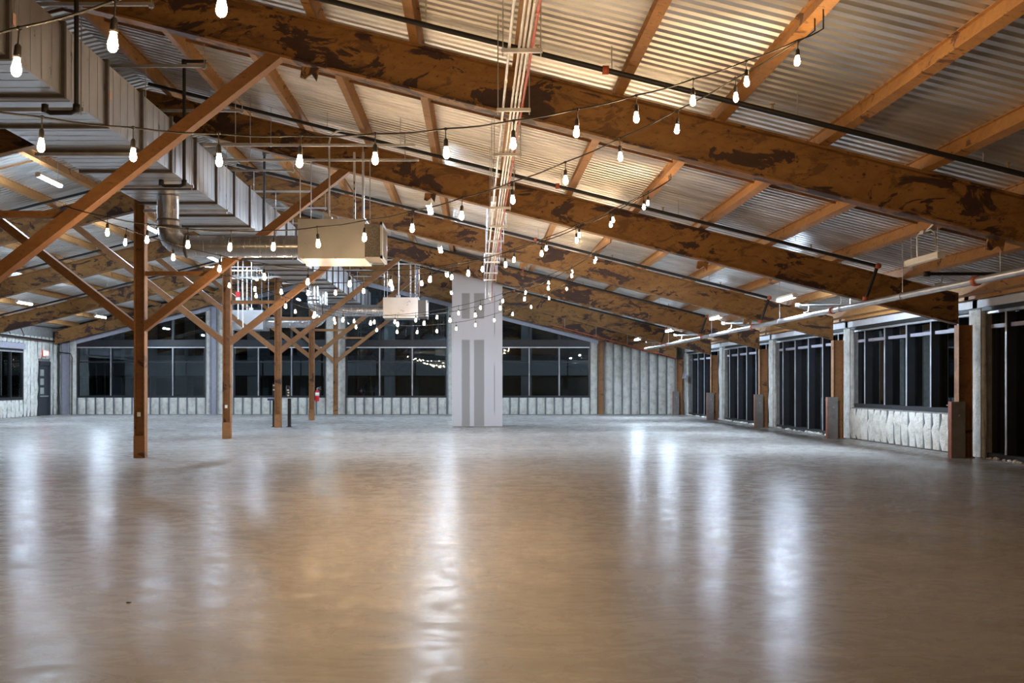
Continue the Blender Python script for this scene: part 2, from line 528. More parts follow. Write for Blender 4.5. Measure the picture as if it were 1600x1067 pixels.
def foam_bays(parent, p0, p1, z0, ztopf, rot, stud=True, pitch=.406, thick=.12):
    """p0->p1: world xy ends of the run seen left to right; rot turns local -y to the room"""
    p0 = Vector((p0[0],p0[1],0)); p1 = Vector((p1[0],p1[1],0))
    L = (p1-p0).length; n = max(1, round(L/pitch)); w = L/n; d = (p1-p0).normalized()
    for i in range(n):
        sw = .065 if stud else .02
        a = p0+d*(i*w+sw/2); m = p0+d*(i*w+w/2)
        zt = ztopf(m) if callable(ztopf) else ztopf
        hgt = zt-z0
        if hgt < .1: continue
        me = random.choice(FOAM_S if hgt < 1.4 else FOAM_T)
        o = obj('foam_panel', me, parent, (a.x,a.y,z0+.01)); o.rotation_euler.z = rot
        o.scale = (w-sw, thick*random.uniform(.8,1.2), hgt-.015)
        if stud:
            q = p0+d*(i*w-sw/2)
            o = obj('stud', STUDM, parent, (q.x,q.y,z0)); o.rotation_euler.z = rot
            o.scale = (sw, .028, hgt)

BX = lambda px: (px-743)/34.2
wb = struct('wall_back', 'back gable wall of white spray foam between steel studs under the windows', 'wall')
openings = [(BX(119),BX(320)),(BX(364),BX(508)),(BX(540),BX(698)),(BX(783),BX(922))]
SILL, HEAD, BAND = .80, 3.06, 3.42
m = MB()
m.box(XWL-.3, XGL+.3, YB+.06, YB+.3, 0, SILL-.02)
px = [XWL-.3]+[v for o in openings for v in o]+[XGL+.3]
for i in range(0,len(px),2):
    xa, xb = px[i], px[i+1]
    poly = [(0,0,0),(xb-xa,0,0),(xb-xa,0,zdeck(xb)-SILL),(0,0,zdeck(xa)-SILL)]
    m.sweep(poly, (xa,YB+.06,SILL), (xa,YB+.3,SILL))
m.build('sheathing', M['gyp'], wb)
cap = lambda p: zraf(p.x)+.1
for (xa,xb) in openings:
    foam_bays(wb, (xa,YB+.06), (xb,YB+.06), .0, SILL-.03, 0)
foam_bays(wb, (XWL+.05,YB+.06), (BX(97),YB+.06), 0, cap, 0)
foam_bays(wb, (BX(107),YB+.06), (BX(118),YB+.06), 0, cap, 0, False)
foam_bays(wb, (BX(321),YB+.06), (BX(329),YB+.06), 0, cap, 0, False)
foam_bays(wb, (BX(338),YB+.06), (BX(363),YB+.06), 0, cap, 0, False, .7)
foam_bays(wb, (BX(509),YB+.06), (BX(539),YB+.06), 0, cap, 0, False, .45, .14)
foam_bays(wb, (BX(699),YB+.06), (BX(782),YB+.06), 0, cap, 0)
foam_bays(wb, (BX(923),YB+.06), (BX(934),YB+.06), 0, cap, 0, False)
foam_bays(wb, (BX(945),YB+.06), (BX(1056),YB+.06), 0, cap, 0)
foam_bays(wb, (BX(1065),YB+.06), (BX(1073),YB+.06), 0, cap, 0, False)
# gable trim under the last rafter
for xa, xb in ((BX(118),XR),(XR,BX(940))):
    za, zb = zraf(xa), zraf(xb)
    MB().bar((xa,YB+.03,za-.06),(xb,YB+.03,zb-.06),.12,.20).build('gable_trim', M['trim'], wb)
def steel_col(name, x, y, w, d, z1, mt, label, group):
    t = thing(name, label, 'column', group, (x,y,0))
    q = MB(); q.box(-w/2,-w/2+.016,-d/2,d/2,0,z1); q.box(w/2-.016,w/2,-d/2,d/2,0,z1); q.box(-w/2+.016,w/2-.016,-.008,.008,0,z1)
    q.build('shaft', mt, t)
    MB().box(-w/2-.03,w/2+.03,-d/2-.03,d/2+.03,0,.02).build('base_plate', mt, t)
    return t
for px_, mt, lab, w in ((102,'grey_steel','lavender grey steel column in the back left corner by the exit door',.28),
                        (333.5,'grey_steel','lavender grey steel column between the two left back windows',.27),
                        (939,'post','dark brown steel column right of the back windows',.24),
                        (1061.5,'grey_steel','slim pale grey column in the back right corner',.14)):
    x = BX(px_)
    steel_col('wall_column', x, YB-.06, w, .16, zraf(x), M[mt], lab, 'back wall columns')

# ------------------------------------------------------------------ back windows
def back_window(idx, xa, xb, mulls, label):
    w = struct('window_%d' % idx, label, 'window')
    f = MB(); y0, y1 = YB+.04, YB+.2
    f.box(xa,xb,y0,y1,SILL-.03,SILL+.06); f.box(xa,xa+.07,y0,y1,SILL+.06,HEAD); f.box(xb-.07,xb,y0,y1,SILL+.06,HEAD)
    f.build('frame', M['dark_frame'], w)
    MB().box(xa,xb,y0-.01,y1,HEAD,BAND).build('head_band', M['dark_frame'], w)
    MB().box(xa+.02,xb-.02,y0-.03,y0-.01,HEAD-.02,HEAD+.03).build('head_strip', M['alu_edge'], w)
    xs_ = [xa]+mulls+[xb]
    for x in mulls:
        mu = MB().box(x-.055,x+.055,y0,y1,SILL+.06,HEAD).build('mullion', M['dark_frame'], w)
        MB().box(x-.018,x+.018,y0-.012,y0,SILL+.06,HEAD).build('edge_cap', M['alu_edge'], mu)
        z1 = zdeck(x)
        MB().box(x-.05,x+.05,y0,y1,BAND,z1).build('mullion', M['dark_frame'], w)
    zt = 2.40
    for a, c in zip(xs_[:-1], xs_[1:]):
        a2 = a+.055; c2 = c-.055
        MB().box(a2,c2,y0+.02,y1-.02,zt-.03,zt+.03).build('transom', M['dark_frame'], w)
        MB().box(a2,c2,YB+.115,YB+.125,SILL+.06,zt-.03).build('pane', M['glass'], w)
        MB().box(a2,c2,YB+.115,YB+.125,zt+.03,HEAD).build('pane', M['glass'], w)
        poly = [(0,0,0),(c2-a2,0,0),(c2-a2,0,zdeck(c2)-BAND),(0,0,zdeck(a2)-BAND)]
        MB().sweep(poly,(a2,YB+.115,BAND),(a2,YB+.125,BAND)).build('pane', M['glass'], w)
        # gable transom
        MB().bar((a2,YB+.1,zdeck(a2)-.75),(c2,YB+.1,zdeck(c2)-.75),.1,.08).build('gable_bar', M['dark_frame'], w)
back_window(1, *openings[0], [BX(172),BX(221),BX(269)], 'leftmost dark glazed window in the back wall beside the exit door')
back_window(2, *openings[1], [BX(403),BX(455)], 'dark back window behind the row of posts')
back_window(3, *openings[2], [BX(593),BX(644)], 'dark back window left of the drywall pillar, reflecting string bulbs')
back_window(4, *openings[3], [BX(827),BX(874)], 'dark back window right of the drywall pillar')

# ------------------------------------------------------------------ right wall
wr = struct('wall_right', 'right side wall of glazed bays, foam piers and rusty eave beams', 'wall')
wn = 5
RP = PLANES[1:]
ZH = 2.76
m = MB(); m.box(XWR+.02, XGL+.25, YF, RP[0]-.05, 0, zdeck(XWR)); m.build('solid_wall', M['foam'], wr)
BAYNAME = ['nearest glazed bay at the right edge of the view','right wall window above a white foam sill wall','second glazed bay past the foam sill wall','third glazed bay past the foam sill wall','farthest glazed bay at the back right corner']
for k in range(5):
    ya, yb = RP[k]+.45, RP[k+1]-.05
    # pier beside each column
    MB().box(XWR+.02, XGL+.2, yb, yb+.5, 0, zdeck(XWR)-.1).build('pier', M['gyp'], wr)
    foam_bays(wr, (XWR+.02, yb+.5), (XWR+.02, yb+.0), 0, 2.80, -math.pi/2, False, .5, .06)
    foam_bays(wr, (XWR+.02, yb+.005), (XGL-.1, yb+.005), 0, 2.80, 0, False, .3, .05)
    # header box and eave beam
    MB().box(XWR, XGL+.2, ya-.4, yb+.3, 2.83, 2.98).build('header_board', M['header'], wr)
    MB().box(XWR+.03, XGL+.2, ya-.4, yb+.3, ZH, 2.83).build('header_recess', M['black'], wr)
    for q in range(3):
        L = (yb+.3-ya+.4)/3; y0 = ya-.4+q*L
        MB().box(XWR-.16, XWR-.05, y0+.006, y0+L-.006, 2.985, zdeck(XWR)-.03).build('eave_board', M['purlin'], wr)
    low = k == 1
    sill = .90 if low else .10
    w = struct('window_%d' % wn, BAYNAME[k], 'window'); wn += 1
    f = MB(); x0, x1 = XGL-.02, XGL+.14
    f.box(x0-.1,x1,ya-.4,yb,sill-.10,sill); f.box(x0,x1,ya-.4,yb,ZH-.03,ZH+.02)
    f.box(x0,x1,yb-.05,yb,sill,ZH); f.box(x0,x1,ya,ya+.05,sill,ZH)
    f.build('frame', M['dark_frame'], w)
    MB().box(x0-.12,x0-.02,ya-.4,yb,ZH-.05,ZH).build('head_strip', M['alu_edge'], w)
    n = 5; st = 1.325
    ms = [yb-.78-st*i for i in range(n)]
    ys = [ya]+sorted(ms)+[yb]
    for y in ms:
        mu = MB().box(x0-.10,x1,y-.03,y+.03,sill,ZH-.05).build('mullion', M['dark_frame'], w)
        MB().box(x0-.112,x0-.10,y-.03,y+.03,sill,ZH-.05).build('edge_cap', M['alu_edge'], mu)
    for a, c in zip(ys[:-1],ys[1:]):
        MB().box(x0-.03,x1,a+.03,c-.03,2.44,2.51).build('transom', M['grey_steel'], w)
        MB().box(XGL+.05,XGL+.06,a+.03,c-.03,sill,2.44).build('pane', M['glass'], w)
        MB().box(XGL+.05,XGL+.06,a+.03,c-.03,2.51,ZH).build('pane', M['glass'], w)
    if low:
        MB().box(XWR+.06, XGL+.2, ya-.4, yb, 0, sill-.1).build('sill_wall', M['gyp'], wr)
        foam_bays(wr, (XWR+.06,yb), (XWR+.06,ya-.3), .02, sill-.12, -math.pi/2, True, .406, .12)
    else:
        # crumbs of foam along the threshold
        cr = MB(); rnd = random.Random(k)
        for j in range(60):
            y = rnd.uniform(ya-.3,yb); x = rnd.uniform(XWR+.02,XGL-.2); r = rnd.uniform(.02,.06)
            cr.lathe([(0,0),(r,.0),(r*.8,r*.7),(0,r)], (x,y,0), 5)
        o = cr.build('foam_crumbs', M['foam'], wr); o['kind'] = 'stuff'
# columns with board boxed pedestals
for k in range(6):
    y = RP[k]; x = 6.63*H
    od = ['at the right edge just out of view','nearest, right of the foam sill wall window','second, left of the foam sill wall window','third along the glazed wall','fourth along the glazed wall','last in the back right corner'][k]
    t = steel_col('side_column', x, y, .26, .20, zraf(x)+.02, M['post'], 'rusty steel column on the right wall, '+od, 'right wall columns')
    if k == 0: continue
    p = thing('pedestal', 'grey board box at the column foot, '+od, 'pedestal', 'column pedestals', (x-.30,y-.17,0))
    MB().box(.0,.25,-.03,.0,0,1.06).build('face_board', M['block'], p)
    MB().box(-.012,.0,-.03,.12,0,1.06).build('side_board', M['brick_edge'], p)
    MB().box(.02,.25,.0,.27,.98,1.0).build('inner_shelf', M['block'], p)
    MB().lathe([(0,0),(.02,0),(.02,.012),(0,.012)], (.14,-.042,.80), 8, 'y').build('bolt', M['alu_edge'], p)

# ------------------------------------------------------------------ left wall, front wall, door
wl = struct('wall_left', 'left side wall of white ribbed spray foam beside the exit door', 'wall')
LW0, LW1 = 41.0, 46.95
DY0, DY1 = 48.5, 49.85
m = MB(); x0, x1 = XWL-.25, XWL-.06
m.box(x0,x1,YF,LW0,0,zdeck(XWL)); m.box(x0,x1,LW0,LW1,0,.77); m.box(x0,x1,LW0,LW1,2.85,zdeck(XWL))
m.box(x0,x1,LW1,DY0,0,zdeck(XWL)); m.box(x0,x1,DY0,DY1,2.40,zdeck(XWL)); m.box(x0,x1,DY1,YB+.06,0,zdeck(XWL))
m.build('sheathing', M['gyp'], wl)
HP = math.pi/2
foam_bays(wl, (XWL-.06,38.0), (XWL-.06,LW1), 0, .72, HP)
foam_bays(wl, (XWL-.06,38.0), (XWL-.06,LW1), 3.12, zraf(XWL)+.3, HP)
foam_bays(wl, (XWL-.06,LW1+.02), (XWL-.06,DY0-.02), 0, zraf(XWL)+.3, HP)
foam_bays(wl, (XWL-.06,DY0), (XWL-.06,DY1), 2.50, zraf(XWL)+.3, HP)
foam_bays(wl, (XWL-.06,DY1+.02), (XWL-.06,YB), 0, zraf(XWL)+.3, HP)
MB().box(XWL-.06,XWL+.06,38.0,LW1+.05,2.86,3.10).build('lintel', M['grey_steel'], wl)
w = struct('window_10', 'dark window at the left edge of the view in the left wall', 'window')
f = MB(); x0, x1 = XWL-.14, XWL-.02
f.box(x0,x1,LW0,LW1,.74,.84); f.box(x0,x1,LW0,LW1,2.72,2.85); f.box(x0,x1,LW1-.08,LW1,.84,2.72)
f.build('frame', M['dark_frame'], w)
MB().box(x1,x1+.02,LW0,LW1-.1,2.72,2.78).build('head_strip', M['alu_edge'], w)
ys = [LW0]+[LW1-1.25*i for i in (3,2,1)]+[LW1]
for y in ys[1:-1]:
    MB().box(x0,x1,y-.05,y+.05,.84,2.72).build('mullion', M['dark_frame'], w)
for a, c in zip(ys[:-1],ys[1:]):
    MB().box(XWL-.1,XWL-.09,a+.05,c-.05,.84,2.72).build('pane', M['glass'], w)
d = struct('door_1', 'dark slate exit door with narrow lites in the left wall', 'door')
f = MB(); f.box(XWL-.15,XWL+.02,DY0,DY0+.1,0,2.40); f.box(XWL-.15,XWL+.02,DY1-.1,DY1,0,2.40); f.box(XWL-.15,XWL+.02,DY0,DY1,2.22,2.40)
f.build('door_frame', M['door'], d)
lf = MB().box(XWL-.12,XWL-.06,DY0+.1,DY1-.1,.01,2.22).build('leaf', M['door'], d)
for z in (.95,1.35,1.75):
    MB().box(XWL-.06,XWL-.052,DY0+.35,DY0+.75,z,z+.28).build('lite', M['door_glass'], lf)
MB().box(XWL-.06,XWL+.0,DY0+.25,DY1-.2,.82,.88).build('push_bar', M['alu_edge'], lf)
ex = thing('exit_sign', 'glowing red exit sign above the door in the left wall', 'sign', None, (XWL+.10,49.1,2.62))
MB().box(-.05,.05,-.19,.19,0,.26).build('housing', M['tag_white'], ex)
def seg(m, y0,y1,z0,z1): m.box(.05,.056,y0,y1,z0,z1)
for i, ch in enumerate('EXIT'):
    q = MB(); a = -.15+i*.08; b_ = a+.055; t = .014
    if ch == 'E':
        seg(q,a,a+t,.05,.21); seg(q,a,b_,.05,.05+t); seg(q,a,b_,.123,.123+t); seg(q,a,b_,.21-t,.21)
    if ch == 'X':
        q.bar((.053,a,.05),(.053,b_,.21),.006,t,(0,1,0)); q.bar((.053,b_,.05),(.053,a,.21),.006,t,(0,1,0))
    if ch == 'I': seg(q,(a+b_)/2-t/2,(a+b_)/2+t/2,.05,.21)
    if ch == 'T':
        seg(q,(a+b_)/2-t/2,(a+b_)/2+t/2,.05,.21); seg(q,a,b_,.21-t,.21)
    q.build('letter', M['exit_red'], ex)
# lit end panel of the same sign, facing down the hall
MB().box(-.045,.045,-.196,-.19,.02,.24).build('side_lens', M['exit_red'], ex)
wf = MB().box(XWL-.3, XGL+.3, YF-.2, YF, 0, 7.2).build('wall_front', M['foam'])
tag(wf, 'plain foam covered end wall behind the viewer', 'wall', kind='structure')

# ------------------------------------------------------------------ drywall pillar
PX0, PX1, PY = -.55*H, .63*H, 4.95*S
p = thing('drywall_pillar', 'tall square pillar clad in taped white and grey drywall', 'pillar', None, ((PX0+PX1)/2,PY,0))
hw = (PX1-PX0)/2
def slope_box(m, xa, xb, ya, yb, z0, za, zb):
    poly = [(0,0,0),(xb-xa,0,0),(xb-xa,0,zb-z0),(0,0,za-z0)]
    m.sweep(poly,(xa,ya,z0),(xa,yb,z0))
m = MB(); c = (PX0+PX1)/2
slope_box(m,-hw,hw,0,.016,.012,zdeck(PX0)-.02,zdeck(PX1)-.02); m.build('front_board', M['drywall'], p)
m = MB(); slope_box(m,-hw,-hw+.016,.016,1.5,.012,zdeck(PX0)-.02,zdeck(PX0)-.02); m.build('side_board', M['drywall'], p)
m = MB(); slope_box(m,hw-.016,hw,.016,1.5,.012,zdeck(PX1)-.02,zdeck(PX1)-.02); m.build('side_board', M['drywall'], p)
m = MB(); slope_box(m,-hw,hw,1.5,1.516,.012,zdeck(PX0)-.02,zdeck(PX1)-.02); m.build('back_board', M['drywall'], p)
MB().box(-hw+.02,hw-.02,.02,1.49,0,.05).build('bottom_track', M['stud'], p)

# ------------------------------------------------------------------ main duct
DX0, DX1, DZ0, DZ1 = -4.33*H, -3.36*H, H+2.35*H, H+2.92*H
duct = thing('main_duct', 'long rectangular galvanised air duct hung along the ridge posts', 'duct')
SLN = .2025*S
sec = MB(); sec.box(DX0,DX1,.03,SLN-.03,DZ0,DZ1)
for q in range(1,5):
    y = SLN*q/5
    sec.box(DX1,DX1+.004,y-.012,y+.012,DZ0+.02,DZ1-.02); sec.box(DX0-.004,DX0,y-.012,y+.012,DZ0+.02,DZ1-.02)
    sec.box(DX0+.02,DX1-.02,y-.012,y+.012,DZ0-.004,DZ0)
secm = sec.mesh('duct_section', M['duct'])
fg = MB(); e = .038
fg.box(DX0-e,DX1+e,-.03,.03,DZ0-e,DZ0+.004); fg.box(DX0-e,DX1+e,-.03,.03,DZ1-.004,DZ1+e)
fg.box(DX0-e,DX0+.004,-.03,.03,DZ0+.004,DZ1-.004); fg.box(DX1-.004,DX1+e,-.03,.03,DZ0+.004,DZ1-.004)
fgm = fg.mesh('flange', M['duct_flange'])
stm = MB().box(DX1+.008,DX1+.010,-.04,.04,-.06,.06).mesh('label_sticker', M['sticker_pink'])
ND = 32; Y0D = (1.919-.2025*8)*S
for i in range(ND):
    y = Y0D+i*SLN
    so = obj('duct_section', secm, duct, (0,y,0))
    obj('flange', fgm, so, (0,0,0))
    if i % 2 == 0:
        obj('label_sticker', stm, so, (0,.16,(DZ0+DZ1)/2+.02))
# hangers
for i in range(15):
    dd = 1.774+.345*(i-1)
    if dd > 6.7: break
    for pl in PLANES:
        if abs(dd*S-pl) < .3: dd = (pl-.30)/S
    y = dd*S
    hgr = thing('duct_hanger', 'strut and rod trapeze holding the long duct, '+['just before the view','first in view','second','third','fourth','fifth','sixth','seventh','eighth','ninth','tenth','eleventh','twelfth','thirteenth','fourteenth'][i]+' along the duct', 'hanger', 'duct trapezes', (0,y,0))
    MB().box(DX0-.12,DX1+.10,-.02,.02,DZ0-.045-.042,DZ0-.042).build('lower_strut', M['strut'], hgr)
    zu = H+3.19*H
    MB().box(DX0-.12,-2.70*H,-.02,.02,zu-.02,zu+.02).build('upper_strut', M['strut'], hgr)
    for x in (DX1+.07, DX0-.08):
        MB().tube([(x,0,DZ0-.13),(x,0,zu)],.0065,6).build('rod', M['strut'], hgr)
    x = -2.70*H-.03
    MB().tube([(x,0,zu-.06),(x,0,zdeck(x)-.012)],.0065,6).build('rod', M['strut'], hgr)
    MB().box(x-.03,x+.02,-.025,.025,zu-.04,zu-.02).build('clamp', M['alu_edge'], hgr)

# ------------------------------------------------------------------ round branches and terminal boxes
def branch(D, sgn, zc, r, xbox, label, lab2, scale=1.0):
    y = D*S; xc = (DX0+DX1)/2
    t = thing('round_duct', label, 'duct', 'round branch ducts', (xc,y,0))
    R = r*1.75
    MB().tube([(0,0,DZ0-.008),(0,0,zc+R)], r, 20).build('drop', M['spiral'], t)
    n = 5
    for k in range(n):        # gored elbow
        a0 = math.pi/2*k/n; a1 = math.pi/2*(k+1)/n
        pa = (sgn*(R-R*math.cos(a0)),0,zc+R-R*math.sin(a0)); pb = (sgn*(R-R*math.cos(a1)),0,zc+R-R*math.sin(a1))
        g = MB(); vs = []; fs = []
        for (pt,an) in ((pa,a0),(pb,a1)):
            rad = Vector((sgn*-math.cos(an),0,-math.sin(an)))
            for q in range(20):
                th = 2*math.pi*q/20
                vs.append(Vector(pt)+rad*r*math.cos(th)+Vector((0,1,0))*r*math.sin(th))
        fs = [(q,(q+1)%20,20+(q+1)%20,20+q) for q in range(20)]
        g.add(vs, fs, True).build('elbow_gore', M['spiral'], t)
    xe = xbox-xc
    MB().tube([(sgn*R,0,zc),(xe,0,zc)], r, 20).build('run', M['spiral'], t)
    def ring(c, ax, nm='collar'):
        MB().lathe([(r+.001,-.02),(r+.014,-.02),(r+.014,.02),(r+.001,.02)], c, 20, ax).build(nm, M['duct_flange'], t)
    ring((0,0,zc+R),'z'); ring((sgn*R,0,zc),'x')
    # spiral seams
    sm = MB(); x = R+.1
    while x < abs(xe)-.03:
        sm.lathe([(r,-.004),(r+.003,0),(r,.004)], (sgn*x,0,zc), 20, 'x'); x += .115
    sm.build('spiral_seam', M['spiral'], t)
    # strap on the drop
    MB().lathe([(r+.002,-.012),(r+.01,-.012),(r+.01,.012),(r+.002,.012)], (0,0,zc+R+.12), 20, 'z').build('strap', M['duct_flange'], t)
    # box
    L = .81*H
    b_ = thing('terminal_box', lab2, 'air terminal', 'air terminal boxes', (xbox,y,zc))
    za, zb = -.28, .385
    dp = .62
    o = MB().box(min(0,sgn*L),max(0,sgn*L),-dp,dp,za,zb).build('body', M['box'], b_)
    MB().box(min(0,sgn*L),max(0,sgn*L),-dp-.012,-dp,za,za+.03).build('bottom_seam', M['box'], b_)
    MB().box(sgn*L-.012,sgn*L+.012,-dp-.012,dp+.012,zb-.02,zb+.012).build('end_seam', M['box'], b_)
    x0 = sgn*L; x1 = sgn*(L+.26)
    MB().box(min(x0,x1),max(x0,x1),-dp+.02,dp-.3,za+.03,zb-.08).build('outlet', M['insul'], b_)
    x2 = sgn*(L+.30); fz0, fz1 = za+.0, zb-.05
    fr = MB(); a, c = min(x1,x2), max(x1,x2)
    fr.box(a,c,-dp-.02,dp-.26,fz0,fz0+.05); fr.box(a,c,-dp-.02,dp-.26,fz1-.05,fz1); fr.box(a,c,-dp-.02,-dp+.03,fz0,fz1); fr.box(a,c,dp-.31,dp-.26,fz0,fz1)
    fr.build('outlet_flange', M['box'], b_)
    # hanging struts and rods
    hg = thing('box_hanger', 'rods and struts above the '+lab2, 'hanger', 'terminal box hangers', (xbox,y,zc))
    zs = H+2.89*H-zc
    for yy in (-dp,dp):
        xa, xb = (-1.15*H, 1.42*H) if sgn > 0 else (-1.42*H, .84*H)
        MB().box(xa,xb,yy-.02,yy+.02,zs-.02,zs+.02).build('strut', M['strut'], hg)
        for x in (.04*sgn,sgn*(L-.03)):
            MB().tube([(x,yy,zb+.016),(x,yy,zs)],.008,6).build('rod', M['strut'], hg)
        for x in (xa+.55,xb-.25):
            xx = xbox+x
            MB().tube([(x,yy,zs),(x,yy,zdeck(xx)-zc-.012)],.008,6).build('rod', M['strut'], hg)
    # slotted channels and conduit drops behind
    for x in (.72*L,.86*L):
        q = MB(); q.box(sgn*x-.02,sgn*x+.02,dp+.03,dp+.06,zb-.02,zs+.15); q.build('slotted_channel', M['strut'], hg)
        for j in range(8):
            zz = zb+.05+j*.11
            MB().box(sgn*x-.008,sgn*x+.008,dp+.028,dp+.031,zz,zz+.045).build('slot', M['black'], hg)
    x = sgn*.42*L; zt = zdeck(xbox+x)-zc-.45
    pts = [(x,-.2,zb+.006),(x,-.2,zt-.2)]+[(x+.2*(1-math.cos(a)),-.2,zt-.2+.2*math.sin(a)) for a in (.4,.8,1.2,1.57)]+[(x+.9,-.2,zt-.12)]
    MB().tube(pts,.016,6).build('conduit_drop', M['conduit'], hg)
    MB().box(x-.08,x+.05,-.26,-.14,zb+.02,zb+.10).build('junction_box', M['white_metal'], hg)
branch(2.64, 1, H+1.72*H, .19, -2.15*H, 'large round galvanised branch duct elbowing off the long duct, nearest of three', 'galvanised terminal box at the end of the nearest round duct')
branch(5.0, 1, H+1.74*H, .19, -2.15*H, 'second round galvanised branch duct, elbowing right under the far braces', 'galvanised terminal box left of the drywall pillar')
branch(5.30, -1, H+1.55*H, .19, -5.25*H, 'farthest round branch duct, turning left behind the posts', 'terminal box left behind the second post')

# ------------------------------------------------------------------ black gas pipes by the duct
def gas_pipe(label, x, y, zb, dx, ztopp, top=0.):
    t = thing('gas_pipe', label, 'pipe', 'black gas pipes')
    r = .028
    pts = [(x,y,ztopp),(x,y,zb+.06),(x-.02,y,zb+.02),(x-.06,y,zb),(x-dx+.06,y,zb),(x-dx+.02,y,zb+.02),(x-dx,y,zb+.06),(x-dx,y,zb+.10)]
    MB().tube(pts, r, 8).build('pipe', M['black_pipe'], t)
    for q in ((x,zb),(x-dx,zb)):
        MB().lathe([(0,-.045),(r+.014,-.045),(r+.014,.045),(0,.045)], (q[0],y,q[1]+.05), 8, 'z').build('elbow', M['black_pipe'], t)
    if top:
        MB().tube([(x,y,ztopp),(x+top,y,ztopp)], r, 8).build('top_run', M['black_pipe'], t)
        MB().lathe([(0,-.045),(r+.014,-.045),(r+.014,.045),(0,.045)], (x,y,ztopp-.02), 8, 'z').build('elbow', M['black_pipe'], t)
gas_pipe('black gas pipe with a U bend under the near end of the duct', DX1+.10, 12.7, DZ0-.16, .36, ztop(DX1)-.06)
gas_pipe('black gas pipe dropping past the duct just behind the near brace', DX1+.10, 17.4, DZ0-.16, .36, 6.45, .34)
gas_pipe('black gas pipe dropping past the duct left of the nearest terminal box', DX1+.10, 24.0, DZ0-.16, .36, 6.40, .34)

# ------------------------------------------------------------------ vertical conduits behind the second post
t = thing('alarm_riser', 'silver conduit drops with a small red box right of the second post', 'conduit', None, (0,4.6*S,0))
for x, z0, z1 in ((-7.19,3.35,5.35),(-7.04,3.0,5.2)):
    MB().tube([(x,0,z0),(x,0,z1)], .02, 8).build('conduit', M['conduit'], t)
MB().box(-7.25,-7.12,-.06,.0,4.02,4.18).build('red_box', M['red'], t)
MB().box(-7.25,-7.12,-.055,.0,3.86,4.015).build('grey_box', M['strut'], t)
for yy, z in ((.05,4.62),(-.35,4.56)):
    MB().box(-7.36,-6.14,yy-.02,yy+.02,z-.02,z+.02).build('strut', M['conduit'], t)
    for x in (-7.32,-6.55):
        MB().tube([(x,yy,z),(x,yy,zdeck(x)-.012)], .0065, 6).build('rod', M['strut'], t)

# ------------------------------------------------------------------ conduit rack
ZC = H+2.22*H
for j, (xh, nm, lb) in enumerate(((.222,'conduit','leftmost silver conduit running down the middle of the roof'),
        (.288,'conduit','second silver conduit from the left in the roof rack'),
        (.316,'conduit','third silver conduit from the left in the roof rack'),
        (.345,'conduit','fourth silver conduit from the left in the roof rack'),
        (.372,'red_conduit','red painted conduit at the right side of the roof rack'))):
    c_ = thing(nm if nm == 'conduit' else 'red_conduit', lb, 'conduit', 'rack conduits')
    x = xh*H; ye = (4.62+.03*j)*S
    MB().tube([(x,.2,ZC),(x,ye-.2,ZC),(x,ye-.06,ZC-.05),(x,ye,ZC-.18),(x,ye,ZC-.5)], .0135, 8).build('pipe', M[nm], c_)
    cp = MB()
    for q in range(9):
        cp.lathe([(.0135,-.03),(.018,-.03),(.018,.03),(.0135,.03)], (x,3.1*q+2.0+.25*j,ZC), 8, 'y')
    cp.build('coupling', M[nm], c_)
TR = [.79,1.09,1.39,1.69,2.02,2.36,2.63,2.94,3.24,3.55,3.80,4.17,4.45]
for i, dd in enumerate(TR):
    y = dd*S
    t = thing('conduit_trapeze', 'short strut trapeze under the roof conduits, '+['just before the view','also before the view','first in view','second','third','fourth','fifth','sixth','seventh','eighth','ninth','tenth','last'][i]+' along the rack', 'hanger', 'conduit trapezes', (0,y,0))
    MB().box(.17*H,.44*H,-.02,.02,ZC-.055,ZC-.0188).build('strut', M['strut'], t)
    for x in (.18*H,.43*H):
        MB().tube([(x,0,ZC-.09),(x,0,zdeck(x)-.012)],.006,6).build('rod', M['strut'], t)
for i, (ya, yb) in enumerate(((8.1,9.35),(19.6,20.6))):
    o = thing('wire_trough', ['white enclosed wireway beside the conduits at the top edge of the view','white enclosed wireway beside the conduits at the second rafter'][i], 'wireway', 'wireways', (.235*H,ya,0))
    z = ztop(.2*H)-.09
    if i == 1: z = zraf(.2*H)-.10
    MB().box(-.045,.045,0,yb-ya,z,z+.085).build('body', M['white_metal'], o)
    MB().box(-.05,.05,-.006,0,z-.004,z+.089).build('end_cap', M['white_metal'], o)
    MB().box(-.01,.01,.6,.62,z+.085,zdeck(.2*H)).build('hanger_strap', M['strut'], o)

# ------------------------------------------------------------------ sprinkler main and branches
XM, ZM = 5.0*H, H+1.03*H
sm = thing('sprinkler_main', 'grey steel sprinkler main running along the right wall under the rafters', 'pipe')
MB().tube([(XM,8.0,ZM),(XM,6.2*S,ZM)], .052, 14).build('pipe', M['main_pipe'], sm)
MB().lathe([(0,-.06),(.06,-.06),(.06,.05),(0,.05)], (XM,6.2*S,ZM), 12, 'y').build('end_cap', M['orange_fit'], sm)
y = 9.2
while y < 45:
    MB().lathe([(.053,-.05),(.072,-.05),(.072,.05),(.053,.05)], (XM,y,ZM), 12, 'y').build('coupling', M['orange_fit'], sm); y += 6.2
for k in range(1,7):
    for off in (-2.9, .15):
        yy = PLANES[k]+off
        if yy > 45 or yy < 9: continue
        hg = MB().lathe([(.056,-.012),(.064,-.012),(.064,.012),(.056,.012)], (XM,yy,ZM), 12, 'y').build('ring_hanger', M['alu_edge'], sm)
        MB().tube([(XM,yy,ZM+.06),(XM,yy,zdeck(XM))], .006, 6).build('rod', M['alu_edge'], hg)
